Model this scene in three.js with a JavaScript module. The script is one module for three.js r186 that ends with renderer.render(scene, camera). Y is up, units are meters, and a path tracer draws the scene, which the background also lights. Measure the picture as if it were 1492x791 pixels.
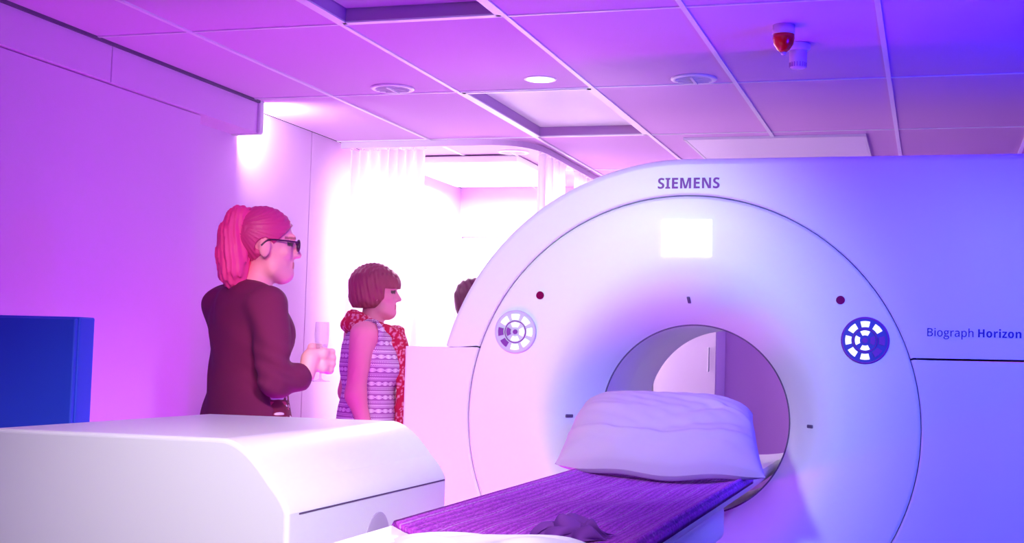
import * as THREE from 'three';
import { mergeGeometries, toCreasedNormals } from 'three/addons/utils/BufferGeometryUtils.js';
import { RoundedBoxGeometry } from 'three/addons/geometries/RoundedBoxGeometry.js';
import { FontLoader } from 'three/addons/loaders/FontLoader.js';
import { TextGeometry } from 'three/addons/geometries/TextGeometry.js';
import { RectAreaLightUniformsLib } from 'three/addons/lights/RectAreaLightUniformsLib.js';

// ---------------------------------------------------------------- camera, exposure, room lamps, added lamps
const scene = new THREE.Scene();
const camera = new THREE.PerspectiveCamera(2 * Math.atan(395.5 / 1925.5) * 180 / Math.PI, 1492 / 791, 0.05, 60);
camera.position.set(0, 1.25, 0);
camera.rotation.set(0.062, 0.3086, 0.030, 'YXZ');
scene.add(camera);
const renderer = new THREE.WebGLRenderer({ antialias: true });
renderer.toneMapping = THREE.LinearToneMapping;
renderer.toneMappingExposure = 1.0;
renderer.shadowMap.enabled = true;
scene.background = new THREE.Color(0x000000);
RectAreaLightUniformsLib.init();
const H = 2.38;                                   // ceiling height

const std = (c, r = 0.6, o = {}) => new THREE.MeshStandardMaterial({ color: Array.isArray(c) ? new THREE.Color().setRGB(...c) : c, roughness: r, ...o });
const phy = (c, r = 0.6, o = {}) => new THREE.MeshPhysicalMaterial({ color: Array.isArray(c) ? new THREE.Color().setRGB(...c) : c, roughness: r, ...o });
const used = {};
const numbered = (n) => { used[n] = (used[n] ?? -1) + 1; return used[n] ? `${n}_${String(used[n]).padStart(3, '0')}` : n; };
const shade = (m) => { m.castShadow = true; m.receiveShadow = true; return m; };
function mesh(name, geo, mat, parent = scene) {
  const m = shade(new THREE.Mesh(Array.isArray(geo) ? mergeGeometries(geo.map((g) => g.index ? g.toNonIndexed() : g)) : geo, mat));
  m.name = parent === scene ? numbered(name) : name; parent.add(m); return m;
}
function thing(name, label, category, pos = [0, 0, 0], turn = 0, group) {
  const o = new THREE.Group(); o.name = numbered(name); o.position.set(...pos); o.rotation.y = turn;
  o.userData = { label, category }; if (group) o.userData.group = group; scene.add(o); return o;
}
function tag(o, label, category, group) { Object.assign(o.userData, { label, category }); if (group) o.userData.group = group; return o; }
function struct(o, label, category) { Object.assign(o.userData, { kind: 'structure', label, category }); return o; }
function metreUv(g, k = 3) { const p = g.attributes.position, n = g.attributes.normal, u = g.attributes.uv; for (let i = 0; i < p.count; i++) { const ax = Math.abs(n.getX(i)), ay = Math.abs(n.getY(i)); ax > 0.6 ? u.setXY(i, p.getZ(i) * k, p.getY(i) * k) : ay > 0.6 ? u.setXY(i, p.getX(i) * k, p.getZ(i) * k) : u.setXY(i, p.getX(i) * k, p.getY(i) * k); } return g; }
const box = (x0, x1, y0, y1, z0, z1) => metreUv(new THREE.BoxGeometry(Math.abs(x1 - x0), Math.abs(y1 - y0), Math.abs(z1 - z0)).translate((x0 + x1) / 2, (y0 + y1) / 2, (z0 + z1) / 2));
const rbox = (x0, x1, y0, y1, z0, z1, r = 0.01, s = 3) => new RoundedBoxGeometry(Math.abs(x1 - x0), Math.abs(y1 - y0), Math.abs(z1 - z0), s, r).translate((x0 + x1) / 2, (y0 + y1) / 2, (z0 + z1) / 2);
let seed = 12345;
const rnd = () => { seed = (seed * 1664525 + 1013904223) >>> 0; return seed / 4294967296; };

// an area lamp: a flat housing with a glowing face, and the light of the same size just in front of it
function areaLamp(name, label, w, h, pos, look, color, intensity, glow = 1) {
  const t = thing(name, label, 'lamp', pos), g = new THREE.Group(); g.name = 'lamp_head'; t.add(g); g.up.set(0, 1, 0.001); t.updateMatrixWorld(); g.lookAt(...look);
  mesh('housing', new RoundedBoxGeometry(w + 0.06, h + 0.06, 0.04, 2, 0.01).translate(0, 0, -0.022), std(0xdddddd, 0.5), g);
  mesh('diffuser', new THREE.PlaneGeometry(w, h).translate(0, 0, 0.001), std(0xffffff, 0.6, { emissive: color, emissiveIntensity: glow }), g);
  const l = new THREE.RectAreaLight(color, intensity, w, h); l.position.set(0, 0, 0.012); l.rotation.y = Math.PI; g.add(l); l.castShadow = true;
  if (/^(floor|stand)/.test(name)) mesh('stand', [new THREE.CylinderGeometry(0.015, 0.015, pos[1] - 0.05, 14).translate(0, -pos[1] / 2 - 0.02, 0), new THREE.CylinderGeometry(0.14, 0.14, 0.02, 28).translate(0, 0.01 - pos[1], 0)], std(0x333340, 0.5), t);
  return t;
}
const rgb = (r, g, b) => new THREE.Color().setRGB(r, g, b);
function spotLamp(name, label, pos, aim, color, intensity, angle, penumbra, soft) {
  const g = thing(name, label, 'spotlight', pos, 0, 'added ceiling spotlights'); g.lookAt(...aim);
  mesh('can', new THREE.CylinderGeometry(0.05, 0.045, 0.14, 28, 1, true).rotateX(Math.PI / 2).translate(0, 0, -0.06), std(0xdddddd, 0.4, { side: THREE.DoubleSide }), g);
  mesh('lens', new THREE.CylinderGeometry(0.044, 0.044, 0.01, 28).rotateX(Math.PI / 2).translate(0, 0, -0.01), std(0xffffff, 0.4, { emissive: color, emissiveIntensity: 1 }), g);
  const l = new THREE.SpotLight(color, intensity, 0, angle, penumbra, 2); l.position.set(0, 0, 0.02); l.target.position.set(0, 0, 1); l.castShadow = true; l.shadow.radius = soft; g.add(l, l.target);
  return g;
}
//LAMPS
areaLamp('floor_wash_added', 'added magenta wash light standing on the floor behind the console', 0.5, 0.3, [-1.95, 0.25, -4.25], [-1.75, 2.4, -4.0], rgb(34, 0.06, 44), 1, 0.02);  // added lamp, turns the ceiling and left wall magenta
areaLamp('stand_wash_added', 'added blue wash light on a tall stand right of the scanner table', 0.6, 0.3, [0.85, 1.7, -3.6], [0.5, 2.38, -4.7], rgb(0.3, 0.05, 66), 1, 0.02);  // invented source for the blue on the right side of the ceiling
areaLamp('stand_wash_added', 'added pale wash light on a stand behind the scanner', 0.3, 0.2, [-1.65, 1.15, -6.4], [-1.45, 2.4, -6.3], rgb(16, 11.5, 16), 1, 0.05);  // added out of sight to brighten the ceiling above the scanner
areaLamp('added_wall_panel', 'added blue fill panel on the wall behind the viewer', 1.2, 0.8, [-0.9, 1.3, 1.1], [-1.2, 1.3, -3], rgb(0.8, 0.05, 3), 1, 0.1);  // unseen fill panel, added to tint the room from the front
areaLamp('added_ceiling_panel', 'added violet ceiling panel light in the space behind the scanner', 0.8, 0.5, [0.3, H - 0.06, -8.1], [0.3, 0, -8.1], rgb(4, 1.2, 12), 1, 0.2);  // added lamp for the space glimpsed through the bore
areaLamp('cubicle_light_panel', 'bright white ceiling light panel inside the curtained cubicle', 0.7, 1.0, [-2.62, H - 0.05, -7.6], [-2.62, 0, -7.6], rgb(46, 41, 46), 1, 0.05);
areaLamp('cove_light', 'white strip light on the hidden end of the ceiling beam', 0.11, 0.1, [-3.042, 2.305, -5.44], [-2.9, 2.305, -7], rgb(190, 205, 190), 1, 0.01);
spotLamp('added_ceiling_spot', 'added ceiling spotlight aimed at the left half of the scanner', [-1.35, H - 0.1, -1.6], [-1.3, 1.2, -4.7], rgb(18, 23.5, 18), 1, 0.4, 1, 6);  // added key light for the scanner front
spotLamp('added_ceiling_spot', 'added ceiling spotlight aimed at the white console', [0.1, H - 0.1, -1.0], [-1.5, 0.9, -2.9], rgb(31, 28.5, 30), 1, 0.34, 1, 6);  // put in only to brighten the console
spotLamp('added_ceiling_spot', 'added ceiling spotlight with pale blue light aimed at the right half of the scanner', [0.7, H - 0.1, -1.4], [-0.1, 0.95, -4.7], rgb(4, 6, 30), 1, 0.36, 1, 6);  // added to tint the right side of the scanner blue
spotLamp('added_ceiling_spot', 'added ceiling spotlight with magenta light aimed at the two women', [-0.6, H - 0.1, -1.2], [-2.12, 1.42, -3.95], rgb(15, 0.5, 8), 1, 0.17, 0.8, 5);  // extra lamp added to light the women magenta
//END

// ---------------------------------------------------------------- textures
function canvasTex(w, h, draw, color = true) {
  const c = document.createElement('canvas'); c.width = w; c.height = h; draw(c.getContext('2d'), w, h);
  const t = new THREE.CanvasTexture(c); t.wrapS = t.wrapT = THREE.RepeatWrapping; if (color) t.colorSpace = THREE.SRGBColorSpace; return t;
}
function noiseTex(n, fn, color = false) {
  const d = new Uint8Array(n * n * 4);
  for (let y = 0; y < n; y++) for (let x = 0; x < n; x++) { const v = fn(x / n, y / n), i = (y * n + x) * 4; d[i] = d[i + 1] = d[i + 2] = Math.max(0, Math.min(255, v * 255)); d[i + 3] = 255; }
  const t = new THREE.DataTexture(d, n, n); t.wrapS = t.wrapT = THREE.RepeatWrapping; t.magFilter = THREE.LinearFilter; t.minFilter = THREE.LinearMipmapLinearFilter; t.generateMipmaps = true; t.needsUpdate = true;
  if (color) t.colorSpace = THREE.SRGBColorSpace; return t;
}
const grainBump = noiseTex(256, () => rnd());

// ---------------------------------------------------------------- room shell
const wallMat = std([0.8, 0.52, 0.84], 0.75, { bumpMap: grainBump, bumpScale: 0.0004 });
const whiteMat = std([0.85, 0.85, 0.87], 0.6);
const tileMat = [0, 1, 2].map((i) => std([0.78 - 0.02 * i, 0.48 - 0.02 * i, 0.82 - 0.02 * i], 0.85, { bumpMap: grainBump, bumpScale: 0.0006 }));
const barMat = std([0.9, 0.9, 0.92], 0.35);
const lineMat = std([0.12, 0.08, 0.16], 0.6);
const XR = 2.0, ZB = 1.2, ZF = -8.55, XL = -3.114;

struct(mesh('floor', box(XL - 0.2, XR + 0.15, -0.1, 0, ZB + 0.15, ZF - 0.15), std([0.2, 0.09, 0.28], 0.5)), 'dark purple sheet vinyl floor of the scanner room', 'floor');  // dark purple chosen to cut the light bounced off the floor
{ // near left wall, ends at z -4.93, beyond it the wall steps back
  struct(mesh('wall_left', [box(-3.3, -2.99, 0, 2.225, ZB, -4.93), box(-3.3, XL, 0, H, -4.93, -6.235), box(-3.3, XL, 0, H, -6.243, ZF)], wallMat), 'pale left wall that steps back behind the women', 'wall');
  struct(mesh('wall_right', box(XR, XR + 0.15, 0, H, ZB, ZF), std([0.14, 0.1, 0.42], 0.8)), 'dark blue right wall outside the view', 'wall');  // unseen wall, darkened to limit bounced light
  struct(mesh('wall_front', box(XL - 0.2, XR + 0.15, 0, H, ZB, ZB + 0.15), std([0.36, 0.15, 0.38], 0.8)), 'dark plum wall behind the viewer', 'wall');  // darkened as well, so less green light bounces back
  struct(mesh('wall_back', box(XL - 0.2, XR + 0.15, 0, H, ZF, ZF - 0.15), wallMat), 'bright white far wall behind the curtain and scanner', 'wall');
  const beam = new THREE.Group(); beam.name = 'trim_1'; scene.add(beam); struct(beam, 'long boxed ceiling beam along the top of left wall', 'beam');
  mesh('fascia_panel', rbox(-3.3, -2.973, 2.229, H, ZB, -4.252, 0.003, 1), wallMat, beam);
  mesh('fascia_panel', rbox(-3.3, -2.973, 2.229, H, -4.256, -5.412, 0.003, 1), wallMat, beam);
}
const ceiling = new THREE.Group(); ceiling.name = 'ceiling'; scene.add(ceiling); struct(ceiling, 'suspended ceiling of large pale tiles in a white grid', 'ceiling');
mesh('slab', box(-3.3, XR + 0.15, H + 0.09, H + 0.2, ZB + 0.15, ZF - 0.15), wallMat, ceiling);
{
  const gx = [], gz = [];
  for (let i = -1; i <= 8; i++) gx.push(-2.571 + 0.6 * i);
  gx[0] = -3.11; gx[9] = XR; for (let j = -5; j <= 4; j++) gz.push(-4.148 - 1.1951 * j);
  gz[0] = ZB; gz[9] = ZF; gz.splice(9); gz.push(ZF);
  for (let i = 0; i < gx.length - 1; i++) for (let j = 0; j < gz.length - 1; j++) {
    const z0 = gz[j], z1 = gz[j + 1]; if (z0 - z1 < 0.05) continue;
    const rec = (i === 2 && (j === 4 || j === 6));         // two recessed light trays
    if (rec) continue;
    let x0 = gx[i]; if (i === 0 && z1 > -5.5) x0 = -2.97;
    mesh('ceiling_tile', box(x0 + 0.004, gx[i + 1] - 0.004, H, H + 0.015, z0 - 0.004, z1 + 0.004), tileMat[(i * 7 + j * 3) % 3], ceiling);
  }
  for (let i = 1; i < gx.length - 1; i++) mesh('grid_bar', box(gx[i] - 0.009, gx[i] + 0.009, H - 0.006, H + 0.04, ZB, ZF), barMat, ceiling);
  for (let j = 1; j < gz.length - 1; j++) mesh('grid_bar', box(-3.11, XR, H - 0.004, H + 0.04, gz[j] - 0.006, gz[j] + 0.006), barMat, ceiling);
  mesh('edge_trim', box(-2.973, -2.962, H - 0.012, H, ZB, -5.41), lineMat, ceiling);
}
function tray(label, z0, z1, inner) {
  const t = thing('recessed_light', label, 'ceiling light', [-1.671, H, (z0 + z1) / 2], 0);
  const w = 0.288, d = (z0 - z1) / 2 - 0.012, fm = std([0.6, 0.35, 0.65], 0.5);
  mesh('tray_side', [box(-w, -w + 0.012, 0, 0.06, d, -d), box(w - 0.012, w, 0, 0.06, d, -d), box(-w, w, 0, 0.06, d, d - 0.012), box(-w, w, 0, 0.06, -d, -d + 0.012)], fm, t);
  mesh('diffuser', rbox(-w + 0.013, w - 0.013, 0.045, 0.06, d - 0.013, -d + 0.013, 0.004, 1), inner, t);
  mesh('frame', [box(-w - 0.004, -w + 0.016, -0.006, 0, d, -d), box(w - 0.016, w + 0.004, -0.006, 0, d, -d), box(-w, w, -0.006, 0, d, d - 0.02), box(-w, w, -0.006, 0, -d, -d + 0.02)], barMat, t);
  return t;
}
tray('unlit recessed light tray cut off by the top edge', -4.148 + 1.1951, -4.148, std([0.55, 0.5, 0.7], 0.5));
tray('pale recessed light tray beside the curtain rail corner', -5.343, -6.538, std([0.85, 0.83, 0.87], 0.5));
{ // wide pale panel over the scanner's far side
  const p = thing('ceiling_light', 'wide pale ceiling light panel just above the top of scanner', 'ceiling light', [-0.77, H, -7.2]);
  mesh('diffuser', rbox(-0.44, 0.44, -0.012, -0.001, 0.53, -0.53, 0.004, 2), std([0.9, 0.9, 0.92], 0.4), p);
  mesh('frame', [box(-0.452, -0.44, -0.013, 0, 0.55, -0.55), box(0.44, 0.452, -0.013, 0, 0.55, -0.55), box(-0.452, 0.452, -0.013, 0, 0.545, 0.53), box(-0.452, 0.452, -0.013, 0, -0.53, -0.545)], whiteMat, p);
}
// round grilles and downlights
function grille(label, x, z, r) {
  const t = thing('ceiling_downlight', label, 'downlight', [x, H, z], 0, 'round ceiling downlights');
  const ring = new THREE.TorusGeometry(r * 0.86, r * 0.14, 8, 40).rotateX(Math.PI / 2).scale(1, 0.5, 1); mesh('trim_ring', ring.translate(0, -0.003, 0), barMat, t);
  mesh('baffle', new THREE.CylinderGeometry(r * 0.8, r * 0.8, 0.006, 32).translate(0, -0.001, 0), std([0.06, 0.02, 0.09], 0.5), t);
  for (let k = -2; k <= 2; k++) { const w = Math.sqrt(Math.max(0, 0.6 - (k * 0.27) ** 2)) * r; mesh('louvre', box(-w, w, -0.01, -0.003, k * r * 0.27 - 0.004, k * r * 0.27 + 0.004), whiteMat, t); }
  mesh('louvre', box(-0.006, 0.006, -0.013, -0.003, -r * 0.72, r * 0.72), whiteMat, t);
  return t;
}
grille('round ceiling downlight above the women, nearer the left beam', -2.231, -5.222, 0.096);
grille('round ceiling downlight straight above the scanner lettering', -0.925, -5.24, 0.094);
grille('small round downlight inside the bright curtained cubicle', -2.247, -7.01, 0.088);
{ const t = thing('lit_downlight', 'small lit downlight glowing between the two round grilles', 'downlight', [-1.545, H, -5.15]);
  mesh('trim_ring', new THREE.TorusGeometry(0.062, 0.006, 8, 36).rotateX(Math.PI / 2).scale(1, 0.7, 1), barMat, t);
  mesh('lens', new THREE.SphereGeometry(0.06, 28, 12, 0, 7, 0, Math.PI / 2).scale(1, 0.18, 1).rotateX(Math.PI), std(0xffffff, 0.4, { emissive: 0xffffff, emissiveIntensity: 1.6 }), t);
  const l = new THREE.SpotLight(0xfff4ff, 1.2, 0, 1.0, 0.6); l.position.set(0, -0.03, 0); l.target.position.set(0, -2, 0); l.castShadow = true; t.add(l, l.target); }
{ const t = thing('smoke_detector', 'white cylindrical smoke detector hanging from the ceiling', 'detector', [-0.463, H, -4.727]);
  const L = (pts) => new THREE.LatheGeometry(pts.map((p) => new THREE.Vector2(...p)), 36);
  mesh('base', L([[0, 0], [0.04, 0], [0.042, -0.004], [0.042, -0.02], [0.036, -0.026], [0, -0.026]]), whiteMat, t);
  mesh('sensor_body', L([[0, -0.026], [0.031, -0.026], [0.031, -0.066], [0.028, -0.07], [0.027, -0.084], [0.022, -0.09], [0, -0.09]]), whiteMat, t);
  for (let k = 0; k < 18; k++) mesh('vent_fin', box(-0.0012, 0.0012, -0.084, -0.068, 0.026, 0.031).rotateY(k * Math.PI / 9), std([0.55, 0.4, 0.6], 0.5), t); }
{ const t = thing('alarm_beacon', 'red alarm beacon with clear collar hanging beside the smoke detector', 'alarm', [-0.485, H, -4.453]);
  const L = (pts) => new THREE.LatheGeometry(pts.map((p) => new THREE.Vector2(...p)), 36);
  mesh('collar', L([[0, 0], [0.037, 0], [0.0375, -0.03], [0.036, -0.032], [0, -0.032]]), phy([0.9, 0.7, 0.9], 0.2), t);
  mesh('red_lens', L([[0, -0.032], [0.0365, -0.032], [0.0365, -0.046], [0.032, -0.066], [0.02, -0.084], [0.009, -0.092], [0, -0.093]]), phy([0.8, 0.004, 0.006], 0.25, { clearcoat: 0.6 }), t);
  mesh('tip', L([[0, -0.092], [0.01, -0.092], [0.006, -0.101], [0, -0.102]]), phy([0.9, 0.7, 0.9], 0.2), t); }

// doors on the far wall
function door(n, label, x0, x1, top, hs) {
  const d = new THREE.Group(); d.name = `door_${n}`; d.position.set(0, 0, ZF); scene.add(d); struct(d, label, 'door');
  const fm = std([0.6, 0.5, 0.65], 0.5);
  mesh('door_frame', [box(x0 - 0.03, x0, 0, top + 0.03, 0, 0.05), box(x1, x1 + 0.03, 0, top + 0.03, 0, 0.05), box(x0, x1, top, top + 0.03, 0, 0.05)], fm, d);
  mesh('door_leaf', rbox(x0 + 0.004, x1 - 0.004, 0.006, top - 0.004, 0, 0.035, 0.004, 2), whiteMat, d);
  const hx = hs > 0 ? x1 - 0.07 : x0 + 0.07;
  mesh('door_handle', [new THREE.CylinderGeometry(0.009, 0.009, 0.05, 14).rotateX(Math.PI / 2).translate(hx, 1.02, 0.06), new THREE.CylinderGeometry(0.009, 0.009, 0.12, 14).rotateZ(Math.PI / 2).translate(hx - hs * 0.05, 1.02, 0.082)], std([0.6, 0.6, 0.65], 0.3, { metalness: 1 }), d);
}
door(1, 'white door on the far wall partly hidden by the scanner', -3.08, -2.2, 2.038, 1);
{ // tall cabinet glimpsed through the bore
  const c = thing('tall_cabinet', 'tall pale cabinet against the far wall, seen through the bore', 'cabinet', [-1.5, 0, ZF]);
  mesh('carcass', rbox(-0.26, 0.235, 0, 1.9, 0.005, 0.36, 0.004, 1), whiteMat, c);
  mesh('cabinet_door', rbox(-0.155, 0.232, 0.08, 1.88, 0.362, 0.38, 0.004, 2), std([0.7, 0.6, 0.76], 0.5), c);
  mesh('side_post', rbox(-0.26, -0.165, 0.0, 1.9, 0.36, 0.385, 0.003, 1), barMat, c);
  mesh('handle', new THREE.CapsuleGeometry(0.006, 0.14, 4, 10).translate(0.19, 1.25, 0.40), std([0.5, 0.5, 0.55], 0.3, { metalness: 1 }), c);
}
// curtain rail and the drawn curtains
{
  const pts = [[-3.09, -6.56]]; for (let x = -3.0; x < -2.4; x += 0.1) pts.push([x, -6.552]); pts.push([-2.3, -6.55], [-2.2, -6.56], [-2.11, -6.61], [-2.06, -6.69], [-2.03, -6.8], [-2.02, -6.95], [-2.02, -7.3], [-2.02, -7.9], [-2.02, -8.5]);
  const c = new THREE.CatmullRomCurve3(pts.map(([x, z]) => new THREE.Vector3(x, H - 0.022, z)));
  const rail = thing('curtain_rail', 'curved white curtain rail fixed under the ceiling tiles', 'curtain rail', [0, 0, 0]);
  const sh = new THREE.Shape(); sh.moveTo(-0.016, -0.012); sh.lineTo(0.016, -0.012); sh.lineTo(0.016, 0.012); sh.lineTo(-0.016, 0.012); sh.closePath();
  mesh('track', new THREE.ExtrudeGeometry(sh, { steps: 90, extrudePath: c }), std([0.72, 0.55, 0.78], 0.5), rail);
}
function curtain(label, pathFn, n, y0, y1, amp, waves, mat) {
  const t = thing('curtain', label, 'curtain', [0, 0, 0], 0, 'white cubicle curtains');
  const rows = 14, pos = [], uv = [], idx = [];
  for (let j = 0; j <= rows; j++) for (let i = 0; i <= n; i++) {
    const s = i / n, f = j / rows, [x, z, nx, nz] = pathFn(s), w = Math.sin(s * waves * 6.283 + 0.5 * Math.sin(f * 2 + s * 9)) * amp * (0.75 + 0.45 * f) + 0.006 * Math.sin(s * 61 + f * 3);
    pos.push(x + nx * w, y1 + (y0 - y1) * f, z + nz * w); uv.push(s * 3, f * 4);
  }
  for (let j = 0; j < rows; j++) for (let i = 0; i < n; i++) { const a = j * (n + 1) + i, b = a + n + 1; idx.push(a, b, a + 1, b, b + 1, a + 1); }
  const g = new THREE.BufferGeometry(); g.setAttribute('position', new THREE.Float32BufferAttribute(pos, 3)); g.setAttribute('uv', new THREE.Float32BufferAttribute(uv, 2)); g.setIndex(idx); g.computeVertexNormals();
  mesh('cloth', g, mat, t);
  for (let k = 0; k <= 6; k++) { const [x, z] = pathFn(k / 6); mesh('hook', new THREE.TorusGeometry(0.008, 0.002, 6, 12).translate(x, y1 + 0.006, z), barMat, t); }
  return t;
}
const clothMat = phy([0.9, 0.88, 0.92], 0.95, { transmission: 0.35, thickness: 0, side: THREE.DoubleSide });
curtain('white floor length curtain gathered behind the shorter woman', (s) => [-3.03 + 0.43 * s, -6.56, 0, 1], 180, 0.06, H - 0.051, 0.034, 8, clothMat);
curtain('white curtain drawn back along the rail beside the scanner top', (s) => [-2.02, -6.78 - 0.5 * s, 1, 0], 150, 0.06, H - 0.051, 0.03, 7, clothMat);
curtain('short end of white curtain further back above the scanner', (s) => [-2.02, -7.5 - 0.42 * s, 1, 0], 120, 0.06, H - 0.051, 0.028, 5, clothMat);

// ---------------------------------------------------------------- the scanner
const font = await new FontLoader().loadAsync('fonts/droid/droid_sans_bold.typeface.json');
const fontR = await new FontLoader().loadAsync('fonts/droid/droid_sans_regular.typeface.json');
const GX = -0.841, GY = 1.026, GZ = -4.686, RR = 0.809, RO = 0.944;
const shellMat = phy([0.86, 0.85, 0.88], 0.38, { clearcoat: 0.25, clearcoatRoughness: 0.35 });
const bushMat = phy([0.8, 0.78, 0.84], 0.42);
const inkMat = std([0.22, 0.02, 0.3], 0.5);
{
  const s = thing('scanner_gantry', 'large white ring shaped medical scanner with round bore', 'scanner', [GX, 0, GZ]);
  // local coordinates: x from the bore axis, y up, z towards the viewer
  const D = 1.1, bev = 0.012, rh = RR + 0.002;
  const sy = 1.27 - GY, gap = 0.003;                      // the seam between upper and lower covers
  const resample = (pts, n) => { const L = [0]; for (let i = 1; i < pts.length; i++) L.push(L[i - 1] + Math.hypot(pts[i][0] - pts[i - 1][0], pts[i][1] - pts[i - 1][1])); const out = []; let k = 0; for (let i = 0; i <= n; i++) { const d = L[L.length - 1] * i / n; while (k < pts.length - 2 && L[k + 1] < d) k++; const f = (d - L[k]) / (L[k + 1] - L[k] || 1); out.push([pts[k][0] + (pts[k + 1][0] - pts[k][0]) * f, pts[k][1] + (pts[k + 1][1] - pts[k][1]) * f]); } return out; };
  const arc = (cx, cy, r, a, b, n) => Array.from({ length: n + 1 }, (_, i) => { const t = a + (b - a) * i / n; return [cx + r * Math.cos(t), cy + r * Math.sin(t)]; });
  // a cover between an inner and an outer contour: rounded front edges of radius ri (towards the ring) and ro (outline)
  const cover = (inner, outer, ri, ro, sgn) => {
    const n = inner.length - 1, pos = [], idx = [], m = 6, rows = [];
    const nrm = (c, i) => { const a = c[Math.max(0, i - 1)], b = c[Math.min(n, i + 1)], l = Math.hypot(b[0] - a[0], b[1] - a[1]) || 1; return [-(b[1] - a[1]) / l, (b[0] - a[0]) / l]; };
    for (let i = 0; i <= n; i++) {
      const ni = nrm(inner, i), no = nrm(outer, i), row = [], I = inner[i], O = outer[i];
      row.push([I[0], I[1], -D], [I[0], I[1], -ri]);
      for (let k = 1; k <= m; k++) { const a = k / m * Math.PI / 2, d = ri * (1 - Math.cos(a)); row.push([I[0] + sgn * ni[0] * d, I[1] + sgn * ni[1] * d, -ri * (1 - Math.sin(a))]); }
      row.push([I[0] + sgn * ni[0] * (ri + 0.002), I[1] + sgn * ni[1] * (ri + 0.002), 0], [O[0] - sgn * no[0] * (ro + 0.002), O[1] - sgn * no[1] * (ro + 0.002), 0]);
      for (let k = m; k >= 0; k--) { const a = k / m * Math.PI / 2, d = ro * (1 - Math.cos(a)); row.push([O[0] - sgn * no[0] * d, O[1] - sgn * no[1] * d, -ro * (1 - Math.sin(a))]); }
      row.push([O[0], O[1], -D]); rows.push(row);
    }
    const w = rows[0].length;
    rows.forEach((r) => r.forEach((p) => pos.push(...p)));
    for (let i = 0; i < n; i++) for (let k = 0; k < w; k++) { const k2 = (k + 1) % w, a = i * w + k, b = i * w + k2, c = a + w, d = b + w; sgn > 0 ? idx.push(a, c, b, b, c, d) : idx.push(a, b, c, b, d, c); }
    for (const i of [0, n]) for (let k = 1; k < w - 1; k++) idx.push(i * w, i * w + k, i * w + k + 1);
    const g = new THREE.BufferGeometry(); g.setAttribute('position', new THREE.Float32BufferAttribute(pos, 3)); g.setIndex(idx);
    return toCreasedNormals(g.toNonIndexed().scale(1000, 1000, 1000), 0.6).scale(0.001, 0.001, 0.001).translate(0, GY, 0);
  };
  const ah = Math.asin((sy + gap) / rh), a1 = Math.asin((sy + gap) / RO), al = Math.asin((sy - gap) / rh);
  mesh('upper_cover', cover(arc(0, 0, rh, Math.PI - ah, ah, 160), [...arc(0, 0, RO, Math.PI - a1, Math.PI / 2, 64), ...Array.from({ length: 36 }, (_, i) => [1.72 * (i + 1) / 36, RO]).slice(0, 36), ...arc(1.72, RO - 0.16, 0.16, Math.PI / 2, 0, 20).slice(1), ...Array.from({ length: 41 }, (_, i) => [1.88, RO - 0.16 - (RO - 0.16 - sy - gap) * (i + 1) / 41])].slice(0, 161), 0.008, 0.022, 1), shellMat, s);
  const loOut = resample([[-1.072, sy - gap], [-1.072, -GY + 0.02], [1.88, -GY + 0.02], [1.88, sy - gap]], 160);
  mesh('lower_cover', cover(arc(0, 0, rh, Math.PI - al, Math.PI * 2 + al, 160), loOut, 0.008, 0.012, -1), shellMat, s);
  mesh('plinth', box(-1.0, 1.8, 0, 0.04, -0.05, -D + 0.05), lineMat, s);
  // bright dished front cover and the bore
  const prof = [[RR, -0.06], [RR, -0.012], [RR - 0.004, -0.004], [RR - 0.012, 0], [0.7, 0.002], [0.58, 0], [0.53, -0.006], [0.495, -0.02], [0.46, -0.048], [0.43, -0.085], [0.4, -0.135], [0.375, -0.185], [0.358, -0.225], [0.353, -0.235]];
  const lathe = (pts, n = 128) => new THREE.LatheGeometry(pts.map((p) => new THREE.Vector2(p[0], p[1])), n).rotateX(Math.PI / 2).translate(0, GY, 0);
  const curve = new THREE.SplineCurve(prof.slice(4).map((p) => new THREE.Vector2(...p)));
  mesh('front_cover', lathe([...prof.slice(0, 4), ...curve.getPoints(48).map((v) => [v.x, v.y])]), shellMat, s);
  mesh('bore_rim', lathe([[0.354, -0.234], [0.354, -0.239], [0.349, -0.241], [0.348, -0.236], [0.354, -0.234]]), lineMat, s);
  mesh('bore_tunnel', lathe([[0.35, -0.24], [0.35, -0.62], [0.352, -0.625], [0.352, -0.63], [0.35, -0.635], [0.35, -D]]), bushMat, s);
  mesh('bore_outlet', lathe([[0.352, -D - 0.012], [0.36, -D - 0.02], [0.42, -D - 0.015], [0.8, -D - 0.012], [0.8, -D + 0.01]]), shellMat, s);
  mesh('groove_backing', lathe([[0.8, -0.05], [0.83, -0.05], [0.83, -0.06], [0.8, -0.06]]), lineMat, s);
  // alignment marks, laser windows
  for (const [ang, w] of [[Math.PI / 2, 1], [Math.PI, 1], [0, 1]]) {
    const m = mesh('alignment_mark', new RoundedBoxGeometry(0.036, 0.012, 0.006, 2, 0.003).rotateY(-0.96), lineMat, s);
    m.rotation.z = ang; m.position.set(Math.cos(ang) * 0.437, GY + Math.sin(ang) * 0.437, -0.074);
  }
  for (const sx of [-1, 1]) mesh('laser_window', new THREE.CylinderGeometry(0.015, 0.015, 0.006, 28).rotateX(Math.PI / 2).translate(sx * 0.54, GY + 0.442, 0.002), phy([0.22, 0.0, 0.06], 0.15), s).userData.label = 'dark red round laser window';
  // control discs with lit keys
  const discs = [[-0.631, [0.62, 0.6, 0.68]], [0.624, [0.05, 0.07, 0.3]]];  // alike discs; left one and its bezel paler, a reflection put into the colour
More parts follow.
